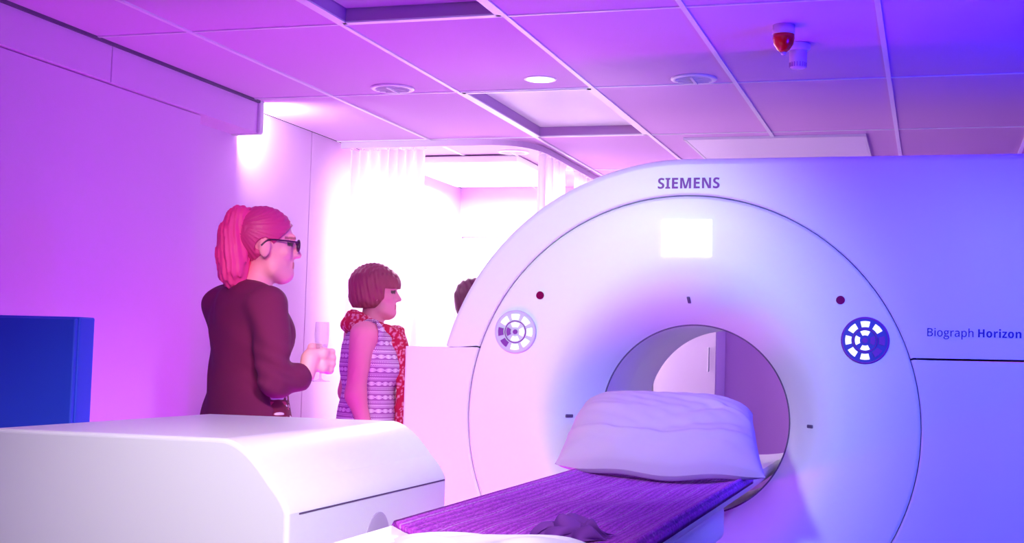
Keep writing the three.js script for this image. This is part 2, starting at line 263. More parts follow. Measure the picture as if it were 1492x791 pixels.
  discs.forEach(([dx, c], di) => {
    const d = new THREE.Group(); d.name = 'control_disc'; d.position.set(dx, GY + 0.305, 0.004); s.add(d);
    mesh('bezel', new THREE.TorusGeometry(0.077, 0.004, 8, 48), di ? inkMat : std([0.6, 0.5, 0.68], 0.4), d);
    mesh('disc', new THREE.CylinderGeometry(0.076, 0.076, 0.006, 48).rotateX(Math.PI / 2), phy(c, 0.3), d);
    const key = phy(0xffffff, 0.3, { emissive: 0xffffff, emissiveIntensity: 0.9 }), dark = inkMat;
    const seg = (r0, r1, a, da) => { const h = new THREE.Shape(); h.absarc(0, 0, r1, a - da, a + da, false); h.absarc(0, 0, r0, a + da, a - da, true); h.closePath(); return new THREE.ExtrudeGeometry(h, { depth: 0.003, bevelEnabled: false, curveSegments: 6 }).translate(0, 0, 0.003); };
    for (let k = 0; k < 8; k++) { const a = k * Math.PI / 4 + Math.PI / 2, off = di ? k === 5 || k === 6 : k === 2 || k === 3; mesh('key', seg(0.046, 0.066, a, 0.25), off ? dark : key, d); }
    for (let k = 0; k < 4; k++) mesh('key', seg(0.018, 0.034, k * Math.PI / 2 + Math.PI / 2, 0.5), (di ? k === 3 : k === 1) ? dark : key, d);
    mesh('inner_ring', new THREE.TorusGeometry(0.04, 0.0018, 6, 40).translate(0, 0, 0.004), dark, d);
    mesh('centre_key', new THREE.CylinderGeometry(0.009, 0.009, 0.004, 20).rotateX(Math.PI / 2).translate(0, 0, 0.004), dark, d);
  });
  mesh('display_screen', rbox(-0.09, 0.091, 1.615, 1.748, -0.004, 0.006, 0.003, 2), std(0xffffff, 0.3, { emissive: 0xffffff, emissiveIntensity: 1.1 }), s).userData.label = 'bright white status display';
  const text = (str, f, size, mat, x, y, center) => { const g = new TextGeometry(str, { font: f, size, depth: 0.002, curveSegments: 6 }); g.computeBoundingBox(); const b = g.boundingBox.clone(); g.translate(center ? x - (b.min.x + b.max.x) / 2 : x, y, 0.0005); return [g, b.max.x]; };
  const [t1] = text('SIEMENS', font, 0.0385, inkMat, 0, 1.861, true); mesh('lettering', t1.translate(0.003, 0, 0), inkMat, s);
  const [t2, w2] = text('Biograph', fontR, 0.0272, inkMat, 0.823, 1.351); const [t3] = text('Horizon', font, 0.0272, inkMat, 0.823 + w2 + 0.011, 1.351);
  mesh('lettering', mergeGeometries([t2, t3]), std([0.02, 0.01, 0.2], 0.5), s);
}
// ---------------------------------------------------------------- patient table
{
  const t = thing('patient_table', 'white patient table running through the scanner bore', 'table', [GX, 0, 0]);
  const w = 0.272, sec = [];
  for (let i = 0; i <= 20; i++) { const s = -1 + i / 10; sec.push([s * w, 0.832 + 0.02 * s * s + 0.012 * s ** 8]); }
  const sh = new THREE.Shape(); sh.moveTo(...sec[0]); sec.slice(1).forEach((q) => sh.lineTo(...q)); sh.quadraticCurveTo(w * 0.98, 0.80, w * 0.72, 0.785); sh.lineTo(-w * 0.72, 0.785); sh.quadraticCurveTo(-w * 0.98, 0.80, sec[0][0], sec[0][1]);
  mesh('cradle', new THREE.ExtrudeGeometry(sh, { depth: 3.5, bevelEnabled: true, bevelThickness: 0.008, bevelSize: 0.004, bevelSegments: 2 }).translate(0, 0, -5.9), shellMat, t);
  mesh('carriage', rbox(-0.2, 0.2, 0.66, 0.786, -2.35, -4.4, 0.03), shellMat, t);
  mesh('pedestal', rbox(-0.18, 0.18, 0.0, 0.67, -2.5, -3.9, 0.04), shellMat, t);
}
{ // ribbed mat on the table
  const tex = canvasTex(512, 512, (c, W, Hh) => {
    c.fillStyle = '#bd34cc'; c.fillRect(0, 0, W, Hh);
    for (let i = 0; i < 64; i++) { const x = i * 8; c.fillStyle = i % 8 === 3 ? '#c79ad6' : i % 2 ? '#8f1fae' : '#cb4ed8'; c.globalAlpha = 0.75; c.fillRect(x, 0, 4, Hh); }
    for (let i = 0; i < 9000; i++) { c.globalAlpha = 0.25; c.fillStyle = rnd() > 0.5 ? '#3d0c5c' : '#d6aee0'; c.fillRect(rnd() * W, rnd() * Hh, 2, 4 + rnd() * 8); } c.globalAlpha = 1;
  });
  const bump = noiseTex(256, (x, y) => 0.5 + 0.4 * Math.sin(x * 64 * 6.283) + 0.1 * rnd());
  const nx = 48, nz = 60, pos = [], uv = [], idx = [];
  const z0 = -2.62, z1 = -4.45, ww = 0.272;
  const top = (s, z) => 0.848 + 0.02 * s * s + 0.012 * s ** 8 + 0.003 * Math.sin(z * 14 + s * 3) * (1 - s * s);
  for (let k = 0; k < 2; k++) for (let j = 0; j <= nz; j++) for (let i = 0; i <= nx; i++) {
    let s = -1.04 + 2.08 * i / nx; const f = j / nz, z = z0 + (z1 - z0) * f - 0.16 * (0.5 - i / nx) * (1 - f);
    let y = top(Math.max(-1, Math.min(1, s)), z) + (k ? 0 : -0.014); if (Math.abs(s) > 1) y -= 0.02;
    pos.push(GX + s * ww, y, z); uv.push(i / nx, f * 3);
  }
  const N = (nx + 1) * (nz + 1);
  for (let j = 0; j < nz; j++) for (let i = 0; i < nx; i++) { const a = j * (nx + 1) + i, b = a + nx + 1; idx.push(a, a + 1, b, b, a + 1, b + 1); const c = a + N, d = b + N; idx.push(c, d, c + 1, d, d + 1, c + 1); }
  for (let i = 0; i < nx; i++) { const q = nz * (nx + 1); idx.push(i, i + N, i + 1, i + 1, i + N, i + N + 1, q + i, q + i + 1, q + i + N, q + i + 1, q + i + N + 1, q + i + N); }
  for (let j = 0; j < nz; j++) { const a = j * (nx + 1), b = a + nx + 1; idx.push(a, b, a + N, b, b + N, a + N, a + nx, a + nx + N, b + nx, b + nx, a + nx + N, b + nx + N); }
  const g = new THREE.BufferGeometry(); g.setAttribute('position', new THREE.Float32BufferAttribute(pos, 3)); g.setAttribute('uv', new THREE.Float32BufferAttribute(uv, 2)); g.setIndex(idx); g.computeVertexNormals();
  tag(mesh('table_mat', g, std(0xffffff, 0.9, { map: tex, bumpMap: bump, bumpScale: 0.002, side: THREE.DoubleSide })), 'purple ribbed mat lying on the patient table', 'mat');
}
function clothLump(name, label, category, cx, cz, rx, rz, h, base, mat, sd) {
  const n = 44, pos = [], uv = [], idx = [];
  for (let j = 0; j <= n; j++) for (let i = 0; i <= n; i++) {
    const a = i / n * 2 - 1, b = j / n * 2 - 1, e = Math.max(0, 1 - Math.pow(Math.abs(a), 3)) * Math.max(0, 1 - Math.pow(Math.abs(b), 3));
    const fold = 0.5 + 0.5 * Math.sin(a * 7 + 2.2 * Math.sin(b * 4 + sd) + sd) * Math.cos(b * 5 + 1.5 * a + sd * 2);
    pos.push(cx + a * rx + 0.012 * Math.sin(b * 9 + sd), base(cx + a * rx) + 0.004 + h * e * (0.3 + 0.7 * fold), cz + b * rz + 0.015 * Math.sin(a * 8 + sd)); uv.push(i / n, j / n);
  }
  for (let j = 0; j < n; j++) for (let i = 0; i < n; i++) { const p = j * (n + 1) + i, q = p + n + 1; idx.push(p, q, p + 1, q, q + 1, p + 1); }
  const g = new THREE.BufferGeometry(); g.setAttribute('position', new THREE.Float32BufferAttribute(pos, 3)); g.setAttribute('uv', new THREE.Float32BufferAttribute(uv, 2)); g.setIndex(idx); g.computeVertexNormals();
  return tag(mesh(name, g, mat), label, category);
}
clothLump('folded_sheet', 'crumpled white sheet at the near end of table', 'sheet', GX + 0.02, -2.57, 0.25, 0.13, 0.035, (x) => 0.848, phy([0.88, 0.86, 0.9], 0.9, { side: THREE.DoubleSide }), 1.3);
clothLump('strap', 'crumpled purple cloth strap lying on the mat edge', 'strap', GX + 0.1, -2.80, 0.075, 0.06, 0.05, (x) => 0.856, std([0.2, 0.04, 0.36], 0.9, { side: THREE.DoubleSide }), 2.6);
{ // pillow: superellipse, pinched corners, wrinkled case
  const n = 72, pos = [], uv = [], idx = [];
  const P0 = new THREE.Vector3(-0.838, 0.934, -4.23), A = new THREE.Vector3(1, 0.0, 0.02), B = new THREE.Vector3(-0.045, 0.165, -0.38), Nn = new THREE.Vector3().crossVectors(A, B).normalize();
  if (Nn.y < 0) Nn.negate();
  for (const sgn of [1, -1]) for (let j = 0; j <= n; j++) for (let i = 0; i <= n; i++) {
    const a = i / n * 2 - 1, b = j / n * 2 - 1;
    const pinch = 1 - 0.07 * (1 - b * b) * 0.6 - 0.0 * a, pinchB = 1 - 0.06 * (1 - a * a);
    const e = Math.pow(Math.max(0, (1 - a ** 4) * (1 - b ** 4)), 0.5);
    const gs = (x, w) => Math.exp(-(x * x) / (w * w));
    const wr = 0.016 * gs(b + 0.62 - 0.18 * a * a, 0.07) - 0.012 * gs(b + 0.42 - 0.3 * a, 0.08) * (0.5 + 0.5 * a) + 0.012 * gs(b - 0.25 + 0.55 * (a - 0.6), 0.08) * gs(a - 0.65, 0.4) - 0.01 * gs(b + 0.05 - 0.6 * (a - 0.3), 0.07) * gs(a - 0.6, 0.35) + 0.008 * gs(b + 0.2 + 0.4 * a, 0.1) * gs(a + 0.6, 0.4) + 0.004 * Math.sin(a * 13 + 3 * Math.sin(b * 4)) * gs(b + 0.9, 0.4) + 0.002 * Math.sin(a * 21 + b * 17) * Math.sin(b * 9 - a * 6);
    const th = (sgn > 0 ? 0.085 : 0.06) * e + (sgn > 0 ? wr * e : 0);
    const wd = 0.345 - 0.045 * (b * 0.5 + 0.5);
    const v = P0.clone().addScaledVector(A, a * wd * pinch).addScaledVector(B, (b * 0.5 + 0.5) * pinchB).addScaledVector(Nn, sgn * th);
    v.y -= 0.056 * Math.max(0, -b) * (1 - 0.25 * a * a) + 0.006 * Math.max(0, -b) * Math.sin(a * 7 + 1) + 0.03 * Math.max(0, b) * a * a * a * a;
    pos.push(v.x, v.y, v.z); uv.push(i / n * 4, j / n * 3);
  }
  const N = (n + 1) * (n + 1);
  for (let j = 0; j < n; j++) for (let i = 0; i < n; i++) { const p = j * (n + 1) + i, q = p + n + 1; idx.push(p, p + 1, q, p + 1, q + 1, q); idx.push(p + N, q + N, p + 1 + N, p + 1 + N, q + N, q + 1 + N); }
  let g = new THREE.BufferGeometry(); g.setAttribute('position', new THREE.Float32BufferAttribute(pos, 3)); g.setAttribute('uv', new THREE.Float32BufferAttribute(uv, 2)); g.setIndex(idx); g.computeVertexNormals();
  const weave = noiseTex(128, (x, y) => 0.5 + 0.25 * Math.sin(x * 64 * 6.283) + 0.25 * Math.sin(y * 64 * 6.283) + 0.1 * rnd());
  tag(mesh('pillow', g, phy([0.6, 0.38, 0.62], 0.95, { bumpMap: weave, bumpScale: 0.0008, sheen: 0.3, side: THREE.DoubleSide })), 'large pale wrinkled pillow resting in the mouth of the bore', 'pillow');
}
// ---------------------------------------------------------------- white console in the foreground
{
  const c = thing('equipment_console', 'white moulded equipment console with sloping rounded side in the foreground', 'console', [-1.62, 0, -2.5]);
  const ox = 1.62, P = (x, y) => [x + ox, y];
  const prof = (inset = 0, cut) => { const h = new THREE.Shape(); h.moveTo(...P(-2.03, cut)); h.lineTo(...P(-2.03, 1.02)); h.quadraticCurveTo(...P(-2.03, 1.048), ...P(-2.0, 1.048)); h.lineTo(...P(-1.43, 1.053)); h.bezierCurveTo(...P(-1.385, 1.05), ...P(-1.345, 1.01), ...P(-1.31, 0.965)); h.quadraticCurveTo(...P(-1.275, 0.93), ...P(-1.268, 0.903)); h.lineTo(...P(-1.268, cut)); h.closePath(); return h; };
  const E = (sh, d = 0.94, b = 0.012) => new THREE.ExtrudeGeometry(sh, { depth: d - 2 * b, bevelEnabled: true, bevelThickness: b, bevelSize: b * 0.8, bevelOffset: -b * 0.8, bevelSegments: 4, curveSegments: 24 }).translate(0, 0, -d + b);
  mesh('housing', E(prof(0, 0.06)), shellMat, c);
  mesh('side_seam', rbox(-1.2695 + ox, -1.2665 + ox, 0.898, 0.9015, -0.05, -0.925, 0.0005, 1), lineMat, c);
  mesh('grip_recess', new THREE.SphereGeometry(0.075, 28, 16).scale(0.06, 1, 1).translate(-1.268 + ox, 0.785, -0.475), std([0.5, 0.42, 0.58], 0.5), c);
  for (const [x, z] of [[-1.95, -0.1], [-1.95, -0.84], [-1.33, -0.1], [-1.33, -0.84]]) mesh('castor', new THREE.CylinderGeometry(0.035, 0.035, 0.04, 20).rotateZ(Math.PI / 2).translate(x + ox, 0.035, z), lineMat, c);
}
{ // blue box by the left wall, added to mimic part of a window reflection
  const c = thing('blue_reflection_box', 'shallow blue box added for a reflected blue patch by the left wall', 'cabinet', [-2.72, 0, -3.7]);
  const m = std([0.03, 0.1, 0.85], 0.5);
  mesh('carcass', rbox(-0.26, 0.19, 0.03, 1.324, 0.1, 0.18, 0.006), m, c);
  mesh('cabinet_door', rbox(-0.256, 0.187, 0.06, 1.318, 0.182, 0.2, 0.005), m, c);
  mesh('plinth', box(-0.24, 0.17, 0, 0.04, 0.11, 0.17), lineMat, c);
}

// ---------------------------------------------------------------- people
// smooth union of tapered capsules and ellipsoids, meshed by surface nets
const V = (x, y, z) => [x, y, z];
const cap = (a, b, ra, rb = ra) => ({ a, b, ra, rb });
const ell = (c, r, turn = 0) => ({ c, r, ct: Math.cos(turn), st: Math.sin(turn) });
function prim(p, x, y, z) {
  if (p.a) {
    const ax = p.b[0] - p.a[0], ay = p.b[1] - p.a[1], az = p.b[2] - p.a[2], px = x - p.a[0], py = y - p.a[1], pz = z - p.a[2];
    const t = Math.max(0, Math.min(1, (px * ax + py * ay + pz * az) / (ax * ax + ay * ay + az * az + 1e-9)));
    return Math.hypot(px - ax * t, py - ay * t, pz - az * t) - (p.ra + (p.rb - p.ra) * t);
  }
  const dx = x - p.c[0], dy = y - p.c[1], dz = z - p.c[2], u = dx * p.ct - dz * p.st, w = dx * p.st + dz * p.ct;
  const k0 = Math.hypot(u / p.r[0], dy / p.r[1], w / p.r[2]), k1 = Math.hypot(u / p.r[0] ** 2, dy / p.r[1] ** 2, w / p.r[2] ** 2);
  return k1 < 1e-9 ? -Math.min(...p.r) : k0 * (k0 - 1) / k1;
}
const smin = (a, b, k) => { const h = Math.max(k - Math.abs(a - b), 0) / k; return Math.min(a, b) - h * h * k * 0.25; };
const field = (ps, k = 0.03) => (x, y, z) => { let d = 1e3; for (const p of ps) { const e = prim(p, x, y, z); d = d > 1e2 ? e : smin(d, e, p.k ?? k); } return d; };
function boundsOf(ps, pad) {
  const lo = [9, 9, 9], hi = [-9, -9, -9];
  for (const p of ps) for (let i = 0; i < 3; i++) {
    const R = p.a ? Math.max(p.ra, p.rb) : Math.max(...p.r), s = p.a ? [p.a[i], p.b[i]] : [p.c[i]];
    for (const q of s) { lo[i] = Math.min(lo[i], q - R - pad); hi[i] = Math.max(hi[i], q + R + pad); }
  }
  return [lo, hi];
}
function nets(f, [lo, hi], h, colorFn, uvFn) {
  const n = [0, 1, 2].map((i) => Math.ceil((hi[i] - lo[i]) / h) + 1), [nx, ny, nz] = n, val = new Float32Array(nx * ny * nz), at = (i, j, k) => (k * ny + j) * nx + i;
  for (let k = 0; k < nz; k++) for (let j = 0; j < ny; j++) for (let i = 0; i < nx; i++) val[at(i, j, k)] = f(lo[0] + i * h, lo[1] + j * h, lo[2] + k * h);
  const id = new Int32Array(nx * ny * nz).fill(-1), pos = [], idx = [];
  for (let k = 0; k < nz - 1; k++) for (let j = 0; j < ny - 1; j++) for (let i = 0; i < nx - 1; i++) {
    let cx = 0, cy = 0, cz = 0, m = 0; const v = [];
    for (let q = 0; q < 8; q++) v.push(val[at(i + (q & 1), j + (q >> 1 & 1), k + (q >> 2))]);
    for (let q = 0; q < 8; q++) for (const b of [1, 2, 4]) if (!(q & b)) { const r = q | b; if ((v[q] < 0) !== (v[r] < 0)) { const t = v[q] / (v[q] - v[r]); cx += (q & 1) + (b === 1 ? t : 0); cy += (q >> 1 & 1) + (b === 2 ? t : 0); cz += (q >> 2) + (b === 4 ? t : 0); m++; } }
    if (m) { id[at(i, j, k)] = pos.length / 3; pos.push(lo[0] + (i + cx / m) * h, lo[1] + (j + cy / m) * h, lo[2] + (k + cz / m) * h); }
  }
  const quad = (a, b, c, d, flip) => { if (a < 0 || b < 0 || c < 0 || d < 0) return; flip ? idx.push(a, c, b, a, d, c) : idx.push(a, b, c, a, c, d); };
  for (let k = 1; k < nz - 1; k++) for (let j = 1; j < ny - 1; j++) for (let i = 1; i < nx - 1; i++) {
    const s = val[at(i, j, k)] < 0;
    if (s !== val[at(i + 1, j, k)] < 0) quad(id[at(i, j - 1, k - 1)], id[at(i, j, k - 1)], id[at(i, j, k)], id[at(i, j - 1, k)], !s);
    if (s !== val[at(i, j + 1, k)] < 0) quad(id[at(i - 1, j, k - 1)], id[at(i - 1, j, k)], id[at(i, j, k)], id[at(i, j, k - 1)], !s);
    if (s !== val[at(i, j, k + 1)] < 0) quad(id[at(i - 1, j - 1, k)], id[at(i, j - 1, k)], id[at(i, j, k)], id[at(i - 1, j, k)], !s);
  }
  const g = new THREE.BufferGeometry(); g.setAttribute('position', new THREE.Float32BufferAttribute(pos, 3)); g.setIndex(idx); g.computeVertexNormals();
  const col = [], uv = [];
  for (let i = 0; i < pos.length; i += 3) { col.push(...(colorFn ? colorFn(pos[i], pos[i + 1], pos[i + 2]) : [1, 1, 1])); uv.push(...(uvFn ? uvFn(pos[i], pos[i + 1], pos[i + 2]) : [pos[i] * 8, pos[i + 1] * 8])); }
  g.setAttribute('color', new THREE.Float32BufferAttribute(col, 3)); g.setAttribute('uv', new THREE.Float32BufferAttribute(uv, 2));
  return g;
}
const hash3 = (x, y, z) => { const s = Math.sin(x * 127.1 + y * 311.7 + z * 74.7) * 43758.5453; return s - Math.floor(s); };

// a head in its own frame: f forward, y up, s to the person's right; turned by `turn` so that forward 0 is +x, placed at c (centre of the cranium)
function headFrame(c, turn) { const ct = Math.cos(turn), st = Math.sin(turn); return { to: (f, y, s) => V(c[0] + f * ct + s * st, c[1] + y, c[2] - f * st + s * ct), back: (x, y, z) => { const dx = x - c[0], dz = z - c[2]; return [dx * ct - dz * st, y - c[1], dx * st + dz * ct]; }, turn }; }
function headPrims(F, k = 1) {
  const T = (f, y, s) => F.to(f * k, y * k, s * k), E = (f, y, s, rf, ry, rs) => ell(T(f, y, s), [rf * k, ry * k, rs * k], F.turn), C = (a, b, r, q) => cap(T(...a), T(...b), r * k, (q ?? r) * k);
  const P = [E(-0.008, 0.022, 0, 0.093, 0.088, 0.073), E(0.03, -0.045, 0, 0.058, 0.07, 0.056), C([0.064, -0.097, 0], [0.074, -0.095, 0], 0.019), C([0.02, -0.085, -0.035], [0.055, -0.1, -0.012], 0.022, 0.018), C([0.02, -0.085, 0.035], [0.055, -0.1, 0.012], 0.022, 0.018)];
  P.forEach((p) => { p.k = 0.03; });
  const fine = [C([0.082, 0.012, 0], [0.108, -0.032, 0], 0.007, 0.0098), C([0.092, -0.035, -0.01], [0.092, -0.035, 0.01], 0.009), C([0.076, 0.018, -0.035], [0.079, 0.02, 0.035], 0.013), C([0.082, -0.06, -0.016], [0.082, -0.06, 0.016], 0.0085), C([0.08, -0.072, -0.014], [0.08, -0.072, 0.014], 0.0085), C([0.055, -0.028, -0.043], [0.06, -0.03, -0.038], 0.018), C([0.055, -0.028, 0.043], [0.06, -0.03, 0.038], 0.018), E(-0.012, -0.018, 0.075, 0.019, 0.031, 0.009), E(-0.012, -0.018, -0.075, 0.019, 0.031, 0.009)];
  fine.forEach((p) => { p.k = 0.012; });
  return [...P, ...fine];
}
const faceColor = (F, skin, lip = [0.62, 0.16, 0.2], k = 1) => (x, y, z) => {
  const [f, h, s] = F.back(x, y, z).map((q) => q / k);
  if (f > 0.06 && Math.abs(s) < 0.026 && h < -0.056 && h > -0.079) return lip;
  if (f > 0.05 && Math.abs(Math.abs(s) - 0.034) < 0.016 && Math.abs(h - 0.0) < 0.008) return [0.12, 0.06, 0.06];
  if (f > 0.05 && Math.abs(Math.abs(s) - 0.034) < 0.022 && Math.abs(h - 0.02) < 0.004) return [0.4, 0.1, 0.16];
  return skin;
};
const skinMat = (c) => phy(0xffffff, 0.55, { vertexColors: true, sheen: 0.15 });
function hand(root, side, dir) { // relaxed hand hanging from the wrist root; fingers point along dir (down)
  const ps = [cap(root, V(root[0] + 0.005, root[1] - 0.06, root[2]), 0.024, 0.03)];
  for (let k = 0; k < 4; k++) { const x = root[0] + 0.03 - k * 0.02, L = [0.062, 0.072, 0.068, 0.052][k], y = root[1] - 0.08, a = V(x, y, root[2]), b = V(x + 0.006, y - L * 0.5, root[2] - side * 0.006), c = V(x + 0.004, y - L, root[2] - side * 0.02); ps.push(cap(a, b, 0.0095, 0.0085), cap(b, c, 0.0085, 0.007)); }
  const t0 = V(root[0] + 0.022, root[1] - 0.03, root[2]), t1 = V(root[0] + 0.048, root[1] - 0.062, root[2] - side * 0.01), t2 = V(root[0] + 0.05, root[1] - 0.092, root[2] - side * 0.016); ps.push(cap(t0, t1, 0.013, 0.011), cap(t1, t2, 0.011, 0.0085));
  ps.forEach((p) => { p.k = 0.01; }); return ps;
}
function legs(x, z, hip, face) { // standing legs with trousers' radii, feet towards face
  const rx = Math.sin(face), rz = Math.cos(face), fx = Math.cos(face), fz = -Math.sin(face), ps = [], shoes = [];
  for (const s of [-1, 1]) {
    const h = V(x + rx * s * 0.085, hip, z + rz * s * 0.085), k = V(x + rx * s * 0.09 + fx * 0.015, hip * 0.53, z + rz * s * 0.09 + fz * 0.015), a = V(x + rx * s * 0.09 - fx * 0.02, 0.09, z + rz * s * 0.09 - fz * 0.02);
    ps.push(cap(h, k, 0.082, 0.056), cap(k, a, 0.054, 0.036)); shoes.push(cap(V(a[0] - fx * 0.015, 0.045, a[2] - fz * 0.015), V(a[0] + fx * 0.15, 0.032, a[2] + fz * 0.15), 0.044, 0.031));
  }
  return [ps, shoes];
}
const grow = (ps, d) => ps.map((p) => p.a ? { ...p, ra: p.ra + d, rb: p.rb + d } : { ...p, r: p.r.map((q) => q + d) });

// --- woman with ponytail and glasses, dark blazer, holding a flute
{
  const th = 0.5019, t = thing('person', 'woman with long ponytail, glasses and dark blazer holding a glass', 'person', [-2.085, 0, -3.8], th);
  const Q = (u, v, z = 0) => { const dv = 503.6 - v; return V((u - 365 - 0.042 * dv) / 453.5, 1.25 + dv / 453.5, z); };
  const face = 0.42, rx = Math.sin(face), rz = Math.cos(face), fx = Math.cos(face), fz = -Math.sin(face);
  const cx = Q(357, 480)[0];
  const at = (f, y, s) => V(cx + fx * f + rx * s, y, fz * f + rz * s);
  const F = headFrame(Q(387, 354, 0.0), 0.12), skin = [0.86, 0.33, 0.45];
  const sR = Q(390, 446, 0.15), eR = Q(399, 552, 0.2), wR = Q(443, 541, 0.15), sL = at(0, sR[1], -0.17), eL = at(0.05, 1.1, -0.17), wL = at(0.17, 1.02, -0.13);
  const torso = [ell(at(0.01, 1.3, 0), [0.1, 0.15, 0.152], face), ell(at(0.065, 1.275, 0), [0.082, 0.075, 0.13], face), ell(at(0.02, 1.13, 0), [0.112, 0.15, 0.138], face), ell(at(0.02, 0.99, 0), [0.13, 0.14, 0.165], face), cap(sL, V(sR[0] - 0.01, sR[1] - 0.005, sR[2] - 0.02), 0.05, 0.05)];
  const gx = Q(464, 528)[0], gy = 1.21, gz = 0.1;                     // the held glass
  const palm = [cap(wR, V(gx - 0.035, gy + 0.004, gz + 0.036), 0.026, 0.03), cap(V(gx - 0.034, gy - 0.015, gz + 0.036), V(gx + 0.006, gy - 0.022, gz + 0.034), 0.017, 0.015), cap(V(gx - 0.034, gy + 0.018, gz + 0.036), V(gx + 0.006, gy + 0.022, gz + 0.034), 0.018, 0.015)];
  for (let k = 0; k < 4; k++) {
    const y = gy + 0.031 - k * 0.0195, l = [0.9, 1, 0.97, 0.82][k], a = V(gx + 0.006, y, gz + 0.036), b = V(gx + 0.036 * l, y - 0.003, gz + 0.016), c = V(gx + 0.03 * l, y - 0.005, gz - 0.016), d = V(gx + 0.004, y - 0.006, gz - 0.024);
    palm.push(cap(a, b, 0.0105, 0.0095), cap(b, c, 0.0095, 0.0088), cap(c, d, 0.0088, 0.0075));
  }
  palm.push(cap(V(gx - 0.04, gy + 0.02, gz + 0.022), V(gx - 0.03, gy + 0.042, gz - 0.002), 0.014, 0.0115), cap(V(gx - 0.03, gy + 0.042, gz - 0.002), V(gx - 0.004, gy + 0.046, gz - 0.022), 0.011, 0.0085));
  palm.forEach((p) => { p.k = 0.009; });
  const [lg, shoes] = legs(cx, 0, 0.9, face);
  const neck = [{ ...cap(Q(379, 398, 0), Q(366, 436, 0.0), 0.044, 0.06), k: 0.016 }];
  const arms = [cap(sR, eR, 0.042, 0.034), cap(eR, wR, 0.034, 0.028), cap(sL, eL, 0.046, 0.04), cap(eL, wL, 0.04, 0.028)];
  const bodyP = [...torso, ...neck, ...arms, ...lg];
  const gB = nets(field(bodyP, 0.04), boundsOf(bodyP, 0.04), 0.013, () => skin);
  const hp = [...headPrims(F), ...neck]; const gH = nets(field(hp, 0.03), boundsOf(hp, 0.03), 0.0042, faceColor(F, skin));
  const gP = nets(field(palm, 0.01), boundsOf(palm, 0.02), 0.0034, () => skin);
  const lh = hand(wL, -1); const gL = nets(field(lh, 0.01), boundsOf(lh, 0.02), 0.004, () => skin);
  mesh('body', mergeGeometries([gB, gH, gP, gL]), skinMat(), t);
  // blazer with three-quarter sleeves, open over a print blouse
  const bz = [...grow(torso, 0.014), { ...cap(V(sR[0], sR[1] - 0.005, sR[2]), V(...eR), 0.062, 0.052), k: 0.022 }, { ...cap(eR, V(eR[0] + (wR[0] - eR[0]) * 0.7, eR[1] + (wR[1] - eR[1]) * 0.7, eR[2] + (wR[2] - eR[2]) * 0.7), 0.052, 0.046), k: 0.015 }, cap(sL, eL, 0.064, 0.055), cap(eL, V((eL[0] * 0.4 + wL[0] * 0.6), (eL[1] * 0.4 + wL[1] * 0.6), (eL[2] * 0.4 + wL[2] * 0.6)), 0.053, 0.045)];
  const bf = field(bz, 0.045);
  const open = (x, y, z) => { const f = (x - cx) * fx + z * fz, s = (x - cx) * rx + z * rz; return f > 0.03 && Math.abs(s) < 0.05 + Math.max(0, 1.42 - y) * 0.32 ? 0.03 : 0; };
  mesh('blazer', nets((x, y, z) => Math.max(bf(x, y, z) + 0.003 * Math.sin(y * 46 + x * 30 + 2 * Math.sin(z * 30)) + 0.006 * Math.exp(-((x - eR[0]) ** 2 + (y - eR[1] - 0.03) ** 2 + (z - eR[2]) ** 2) / 0.006) * Math.sin(y * 130 + x * 60) + 0.004 * Math.sin(x * 55 - y * 25 + z * 20) * Math.max(0, 1.3 - y) + open(x, y, z) * 0.9, 0.9 - y), boundsOf(bz, 0.05), 0.0078, null, (x, y, z) => [x * 30, y * 30]), std([0.17, 0.004, 0.075], 0.8, { bumpMap: grainBump, bumpScale: 0.0006 }), t);
  const bl = grow(torso, 0.009); const bff = field(bl, 0.045);
  const blouse = canvasTex(256, 256, (c) => { c.fillStyle = '#7a0f3a'; c.fillRect(0, 0, 256, 256); for (let i = 0; i < 260; i++) { c.fillStyle = ['#f2d9ea', '#d2356e', '#3c0730', '#e79ac0'][i % 4]; c.beginPath(); c.arc(rnd() * 256, rnd() * 256, 2 + rnd() * 7, 0, 7); c.fill(); } });
  mesh('blouse', nets((x, y, z) => Math.max(bff(x, y, z), 0.87 - y), boundsOf(bl, 0.05), 0.0115, null, (x, y, z) => [(x + z) * 5, y * 5]), std(0xffffff, 0.8, { map: blouse }), t);
  const tr = grow(lg, 0.012); mesh('trousers', nets(field(tr, 0.04), boundsOf(tr, 0.05), 0.014), std([0.03, 0.015, 0.05], 0.85), t);
  for (const s of shoes) mesh('shoe', nets((x, y, z) => Math.max(prim(s, x, y, z), -y), boundsOf([s], 0.02), 0.008), std([0.03, 0.02, 0.03], 0.5), t);
  // hair: pulled back, gathered into the ponytail
  const hm = std([0.58, 0.035, 0.22], 0.5), pony = [[362, 318, 0.026], [350, 320, 0.036], [342, 343, 0.045], [340, 372, 0.047], [341, 398, 0.042], [346, 424, 0.016]].map(([u, v, r]) => [Q(u, v, 0.02), r]);  // cap coloured darker than the ponytail, for a dark reflection band across it
  const ca = ell(F.to(-0.012, 0.028, 0), [0.102, 0.094, 0.083], F.turn);
  const hairF = (x, y, z) => { const [f, h, s] = F.back(x, y, z); const cut = Math.max(f * 0.72 + (-h + 0.028) * 0.72 - 0.035, -h - 0.075); return Math.max(prim(ca, x, y, z) + 0.0011 * Math.sin(Math.atan2(h - 0.05, f + 0.11) * 70 + s * 90) + 0.0008 * Math.sin(Math.atan2(h - 0.05, f + 0.11) * 37 + s * 210), cut, (Math.hypot(f + 0.012, h + 0.018) < 0.03 && Math.abs(s) > 0.06) ? 0.01 : -1); };
  mesh('hair', nets(hairF, boundsOf([ca], 0.02), 0.0032), hm, t);
  const pp = []; for (let i = 0; i < pony.length - 1; i++) pp.push(cap(pony[i][0], pony[i + 1][0], pony[i][1], pony[i + 1][1]));
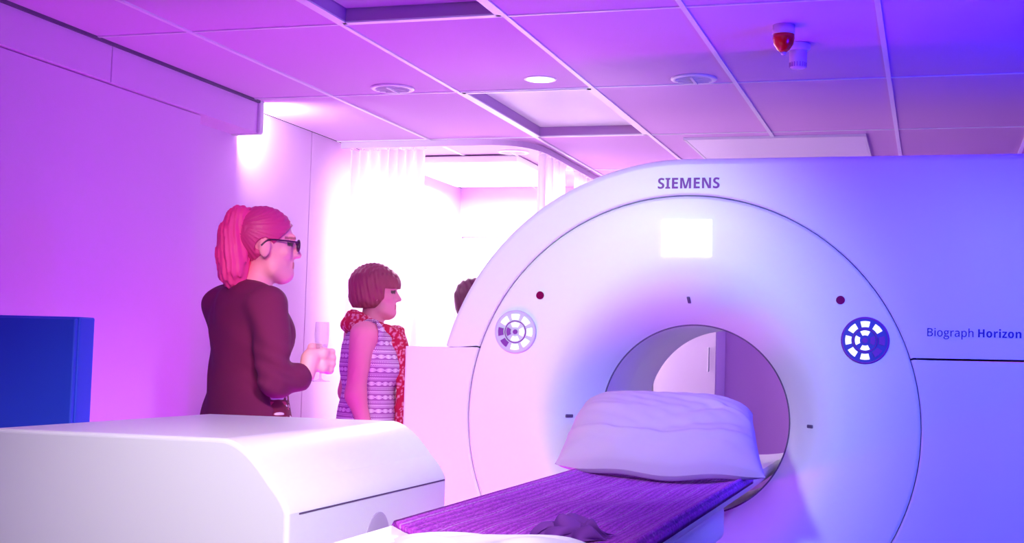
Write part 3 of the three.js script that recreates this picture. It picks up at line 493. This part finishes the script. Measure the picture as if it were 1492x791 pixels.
  const pf = field(pp, 0.03);
  mesh('ponytail', nets((x, y, z) => pf(x, y, z) + 0.0026 * Math.sin((x + z * 0.6) * 330 + y * 18 + 2 * Math.sin(y * 20)) + 0.0026 * Math.sin(z * 290 + y * 22 + x * 60), boundsOf(pp, 0.03), 0.0042), std([0.85, 0.06, 0.3], 0.5), t);
  mesh('hair_tie', new THREE.TorusGeometry(0.03, 0.008, 8, 20).rotateY(0.9).translate(...Q(360, 320, 0.02)), std([0.1, 0.01, 0.05], 0.6), t);
  // glasses
  const gl = new THREE.Group(); gl.name = 'glasses'; t.add(gl); const gm = std([0.05, 0.005, 0.05], 0.35);
  for (const s of [-1, 1]) { const ring = new THREE.TorusGeometry(0.022, 0.0032, 8, 28).scale(1, 0.8, 1).rotateY(Math.PI / 2 + F.turn).translate(...F.to(0.101, -0.003, s * 0.032)); mesh('rim', ring, gm, gl); mesh('temple', new THREE.TubeGeometry(new THREE.CatmullRomCurve3([[0.1, 0.006, s * 0.055], [0.05, 0.008, s * 0.073], [-0.005, 0.006, s * 0.083], [-0.025, -0.012, s * 0.083]].map((q) => new THREE.Vector3(...F.to(...q)))), 14, 0.0028, 6), gm, gl); }
  mesh('bridge', new THREE.TubeGeometry(new THREE.CatmullRomCurve3([[0.103, 0, -0.011], [0.109, 0.002, 0], [0.103, 0, 0.011]].map((q) => new THREE.Vector3(...F.to(...q)))), 8, 0.0025, 6), gm, gl);
  // the flute she holds
  const w = new THREE.Vector3(gx, 0, gz).applyAxisAngle(new THREE.Vector3(0, 1, 0), th);
  const g2 = thing('champagne_flute', 'slender champagne flute held by the woman with ponytail', 'glass', [-2.085 + w.x, gy - 0.066, -3.8 + w.z]);
  const L = (pts) => new THREE.LatheGeometry(pts.map((p) => new THREE.Vector2(...p)), 36);
  const glassM = phy([0.95, 0.88, 0.96], 0.03, { transmission: 0.9, thickness: 0, ior: 1.6, side: THREE.DoubleSide });
  mesh('foot', L([[0, 0], [0.031, 0], [0.0312, 0.002], [0.01, 0.005], [0.0045, 0.01], [0, 0.01]]), glassM, g2);
  mesh('stem', L([[0.0042, 0.01], [0.0036, 0.03], [0.004, 0.055], [0.008, 0.064]]), glassM, g2);
  mesh('bowl', L([[0.0, 0.06], [0.008, 0.064], [0.016, 0.085], [0.0215, 0.12], [0.0235, 0.15], [0.022, 0.188], [0.0212, 0.188], [0.0226, 0.15], [0.0205, 0.12], [0.015, 0.087], [0.007, 0.068], [0, 0.066]]), glassM, g2);
  mesh('drink', L([[0, 0.068], [0.007, 0.069], [0.0145, 0.088], [0.0195, 0.118], [0, 0.118]]), phy([0.97, 0.88, 0.95], 0.05, { transmission: 0.9, thickness: 0 }), g2);
}
// --- shorter woman: bob, red scarf, sleeveless print top
{
  const th = 0.4108, t = thing('person', 'woman with short bob, red scarf and sleeveless print top', 'person', [-2.395, 0, -5.5], th);
  const Q = (u, v, z = 0) => { const dv = 509 - v; return V((u - 545 - 0.036 * dv) / 323.2, 1.25 + dv / 323.2, z); };
  const face = 0.1, rx = Math.sin(face), rz = Math.cos(face), fx = Math.cos(face), fz = -Math.sin(face);
  const cx = Q(539, 520)[0], at = (f, y, s) => V(cx + fx * f + rx * s, y, fz * f + rz * s);
  const F = headFrame(Q(549, 425), 0.08), skin = [0.84, 0.28, 0.42], k = 0.97;
  const sR = at(-0.055, 1.315, 0.165), eR = at(-0.075, 1.05, 0.2), wR = at(0.0, 0.83, 0.2), sL = at(-0.055, 1.315, -0.165), eL = at(-0.075, 1.05, -0.2), wL = at(0.0, 0.83, -0.2);
  const torso = [ell(at(0, 1.2, 0), [0.125, 0.17, 0.155], face), ell(at(0.055, 1.17, 0), [0.085, 0.09, 0.13], face), ell(at(0.0, 1.02, 0), [0.115, 0.16, 0.14], face), ell(at(-0.005, 0.9, 0), [0.13, 0.14, 0.17], face), cap(at(-0.02, 1.315, -0.14), at(-0.02, 1.315, 0.14), 0.055)];
  const neck = [{ ...cap(Q(544, 448), Q(541, 486), 0.046, 0.058), k: 0.016 }];
  const arms = [cap(sR, eR, 0.053, 0.042), cap(eR, wR, 0.041, 0.027), cap(sL, eL, 0.053, 0.042), cap(eL, wL, 0.041, 0.027)];
  const [lg, shoes] = legs(cx, 0, 0.84, face);
  const bp = [...torso, ...neck, ...arms, ...lg], hr = hand(wR, 1), hl = hand(wL, -1), hp = [...headPrims(F, k), ...neck];
  mesh('body', mergeGeometries([nets(field(bp, 0.035), boundsOf(bp, 0.04), 0.013, () => skin), nets(field(hp, 0.03), boundsOf(hp, 0.03), 0.0045, faceColor(F, skin, undefined, k)), nets(field(hr, 0.01), boundsOf(hr, 0.02), 0.004, () => skin), nets(field(hl, 0.01), boundsOf(hl, 0.02), 0.004, () => skin)]), skinMat(), t);
  const print = canvasTex(512, 512, (c) => {
    c.fillStyle = '#b070b8'; c.fillRect(0, 0, 512, 512); c.strokeStyle = '#fff4ff'; c.fillStyle = '#fff4ff'; c.lineWidth = 5;
    for (let r = 0; r < 4; r++) { const y = r * 128;
      for (let x = 0; x < 512; x += 16) { c.beginPath(); c.moveTo(x, y + 22); c.lineTo(x + 8, y + 8); c.lineTo(x + 16, y + 22); c.stroke(); }
      c.fillRect(0, y + 28, 512, 4);
      for (let x = 0; x < 512; x += 64) { for (const q of [30, 18, 8]) { c.beginPath(); c.moveTo(x + 32 - q, y + 66); c.quadraticCurveTo(x + 32, y + 66 - q * 1.1, x + 32 + q, y + 66); c.quadraticCurveTo(x + 32, y + 66 + q * 1.1, x + 32 - q, y + 66); c.stroke(); } }
      c.fillRect(0, y + 100, 512, 4); for (let x = 4; x < 512; x += 14) c.fillRect(x, y + 110, 6, 12); }
  });
  const tp = grow(torso, 0.011), tf = field(tp, 0.035), holes = [sR, sL];
  mesh('sleeveless_top', nets((x, y, z) => { let d = tf(x, y, z) + 0.003 * Math.sin(y * 40 + x * 22); for (const h of holes) d = Math.max(d, 0.072 - Math.hypot(x - h[0], (y - h[1]) * 0.75, (z - h[2]))); return Math.max(d, 0.8 - y); }, boundsOf(tp, 0.05), 0.0085, null, (x, y, z) => [Math.atan2(z, x - cx) * 0.13 * 4.2, y * 4.2]), std(0xffffff, 0.85, { map: print }), t);
  const tr = grow(lg, 0.012); mesh('trousers', nets(field(tr, 0.04), boundsOf(tr, 0.05), 0.014), std([0.06, 0.03, 0.09], 0.85), t);
  for (const s of shoes) mesh('shoe', nets((x, y, z) => Math.max(prim(s, x, y, z), -y), boundsOf([s], 0.02), 0.008), std([0.03, 0.02, 0.03], 0.5), t);
  // bob
  const cr = ell(F.to(-0.016, 0.03, 0), [0.112, 0.1, 0.094], F.turn), nape = ell(F.to(-0.045, -0.03, 0), [0.078, 0.07, 0.082], F.turn);
  const fringe = ell(F.to(0.055, 0.038, 0), [0.052, 0.045, 0.066], F.turn);
  const hf = (x, y, z) => { const [f, h, s] = F.back(x, y, z); let d = smin(smin(prim(cr, x, y, z), prim(nape, x, y, z), 0.03), prim(fringe, x, y, z), 0.03); d += 0.0014 * Math.sin(f * 330 + h * 70 + s * 60) + 0.0014 * Math.sin(s * 310 + f * 120 + h * 30); return Math.max(d, Math.min(f * 0.95 - 0.028 + (h < -0.03 ? (-h - 0.03) * 0.8 : 0), 0.015 - h), -h - 0.075); };
  mesh('hair', nets(hf, boundsOf([cr, nape, fringe], 0.03), 0.0038), std([0.33, 0.05, 0.1], 0.5), t);
  // scarf: two loops round the neck and a hanging end
  const loop = (y, r, tr2, drop, ph) => { const ps = []; for (let i = 0; i < 20; i++) { const P = (j) => { const a = j / 20 * 6.283 + ph; return at(Math.cos(a) * r * 1.05 + 0.005, y - drop * (0.5 + 0.5 * Math.cos(a)) + 0.006 * Math.sin(a * 3), Math.sin(a) * r); }; ps.push(cap(P(i), P(i + 1), tr2 * (1 + 0.12 * Math.sin(i * 2.3)))); } return ps; };
  const end = [[0.115, 1.33], [0.14, 1.24], [0.15, 1.12], [0.148, 1.0], [0.146, 0.9]].map(([f, y], i) => at(f, y, 0.055 + 0.004 * i));
  const sp = [...loop(1.392, 0.088, 0.027, 0.075, 0), ...loop(1.36, 0.105, 0.028, 0.12, 1.1)]; for (let i = 0; i < end.length - 1; i++) { sp.push(cap(end[i], end[i + 1], 0.032, 0.032)); sp.push(cap(V(end[i][0] - 0.012, end[i][1], end[i][2] + 0.03), V(end[i + 1][0] - 0.012, end[i + 1][1], end[i + 1][2] + 0.03), 0.02)); }
  const sf = field(sp, 0.014);
  mesh('scarf', nets((x, y, z) => sf(x, y, z) + 0.003 * Math.sin(x * 160 + y * 90) * Math.sin(z * 150 - y * 60), boundsOf(sp, 0.02), 0.006, (x, y, z) => hash3(Math.round(x * 130), Math.round(y * 130), Math.round(z * 130)) > 0.74 ? [0.8, 0.3, 0.45] : [0.55, 0.006, 0.06]), std(0xffffff, 0.9, { vertexColors: true }), t);
}
// --- third person, mostly hidden behind the scanner
{
  const t = thing('person', 'dark haired person almost wholly hidden behind the scanner', 'person', [-2.235, 0, -6.35], 0.337);
  const F = headFrame(V(0.03, 1.51, 0), 0.2), skin = [0.74, 0.4, 0.38], [lg, shoes] = legs(0, 0, 0.82, 0.2);
  const at = (f, y, s) => V(f, y, s);
  const torso = [ell(at(0, 1.17, 0), [0.11, 0.17, 0.16]), ell(at(0, 0.98, 0), [0.11, 0.17, 0.15]), cap(at(-0.01, 1.29, -0.15), at(-0.01, 1.29, 0.15), 0.055)], neck = [cap(V(0.01, 1.44, 0), V(0, 1.3, 0), 0.05, 0.06)];
  const arms = [], hands = []; for (const s of [-1, 1]) { const a = V(-0.01, 1.28, s * 0.18), b = V(-0.02, 1.04, s * 0.21), c = V(0.06, 0.84, s * 0.2); arms.push(cap(a, b, 0.05, 0.042), cap(b, c, 0.04, 0.028)); hands.push(hand(c, s)); }
  const bp = [...torso, ...neck, ...arms, ...lg], hp = [...headPrims(F, 0.95), ...neck];
  mesh('body', mergeGeometries([nets(field(bp, 0.035), boundsOf(bp, 0.04), 0.015, () => skin), nets(field(hp, 0.03), boundsOf(hp, 0.03), 0.006, faceColor(F, skin, undefined, 0.95)), ...hands.map((h) => nets(field(h, 0.01), boundsOf(h, 0.02), 0.005, () => skin))]), skinMat(), t);
  const sh = grow([...torso, ...arms.filter((_, i) => i % 2 === 0)], 0.013); mesh('shirt', nets((x, y, z) => Math.max(field(sh, 0.035)(x, y, z), 0.8 - y), boundsOf(sh, 0.05), 0.013), std([0.2, 0.03, 0.14], 0.85), t);
  const tr = grow(lg, 0.012); mesh('trousers', nets(field(tr, 0.04), boundsOf(tr, 0.05), 0.015), std([0.05, 0.03, 0.08], 0.85), t);
  for (const s of shoes) mesh('shoe', nets((x, y, z) => Math.max(prim(s, x, y, z), -y), boundsOf([s], 0.02), 0.009), std([0.03, 0.02, 0.03], 0.5), t);
  const cr = ell(F.to(-0.016, 0.028, 0), [0.104, 0.096, 0.086], F.turn), nape = ell(F.to(-0.045, -0.03, 0), [0.07, 0.07, 0.075], F.turn);
  mesh('hair', nets((x, y, z) => { const [f, h, s] = F.back(x, y, z); return Math.max(smin(prim(cr, x, y, z), prim(nape, x, y, z), 0.03) + 0.0025 * Math.sin(f * 180 + h * 60 + s * 40), Math.min(f * 0.95 - 0.02, 0.03 - h), -h - 0.08); }, boundsOf([cr, nape], 0.03), 0.006), std([0.12, 0.015, 0.06], 0.5), t);
}

renderer.render(scene, camera);
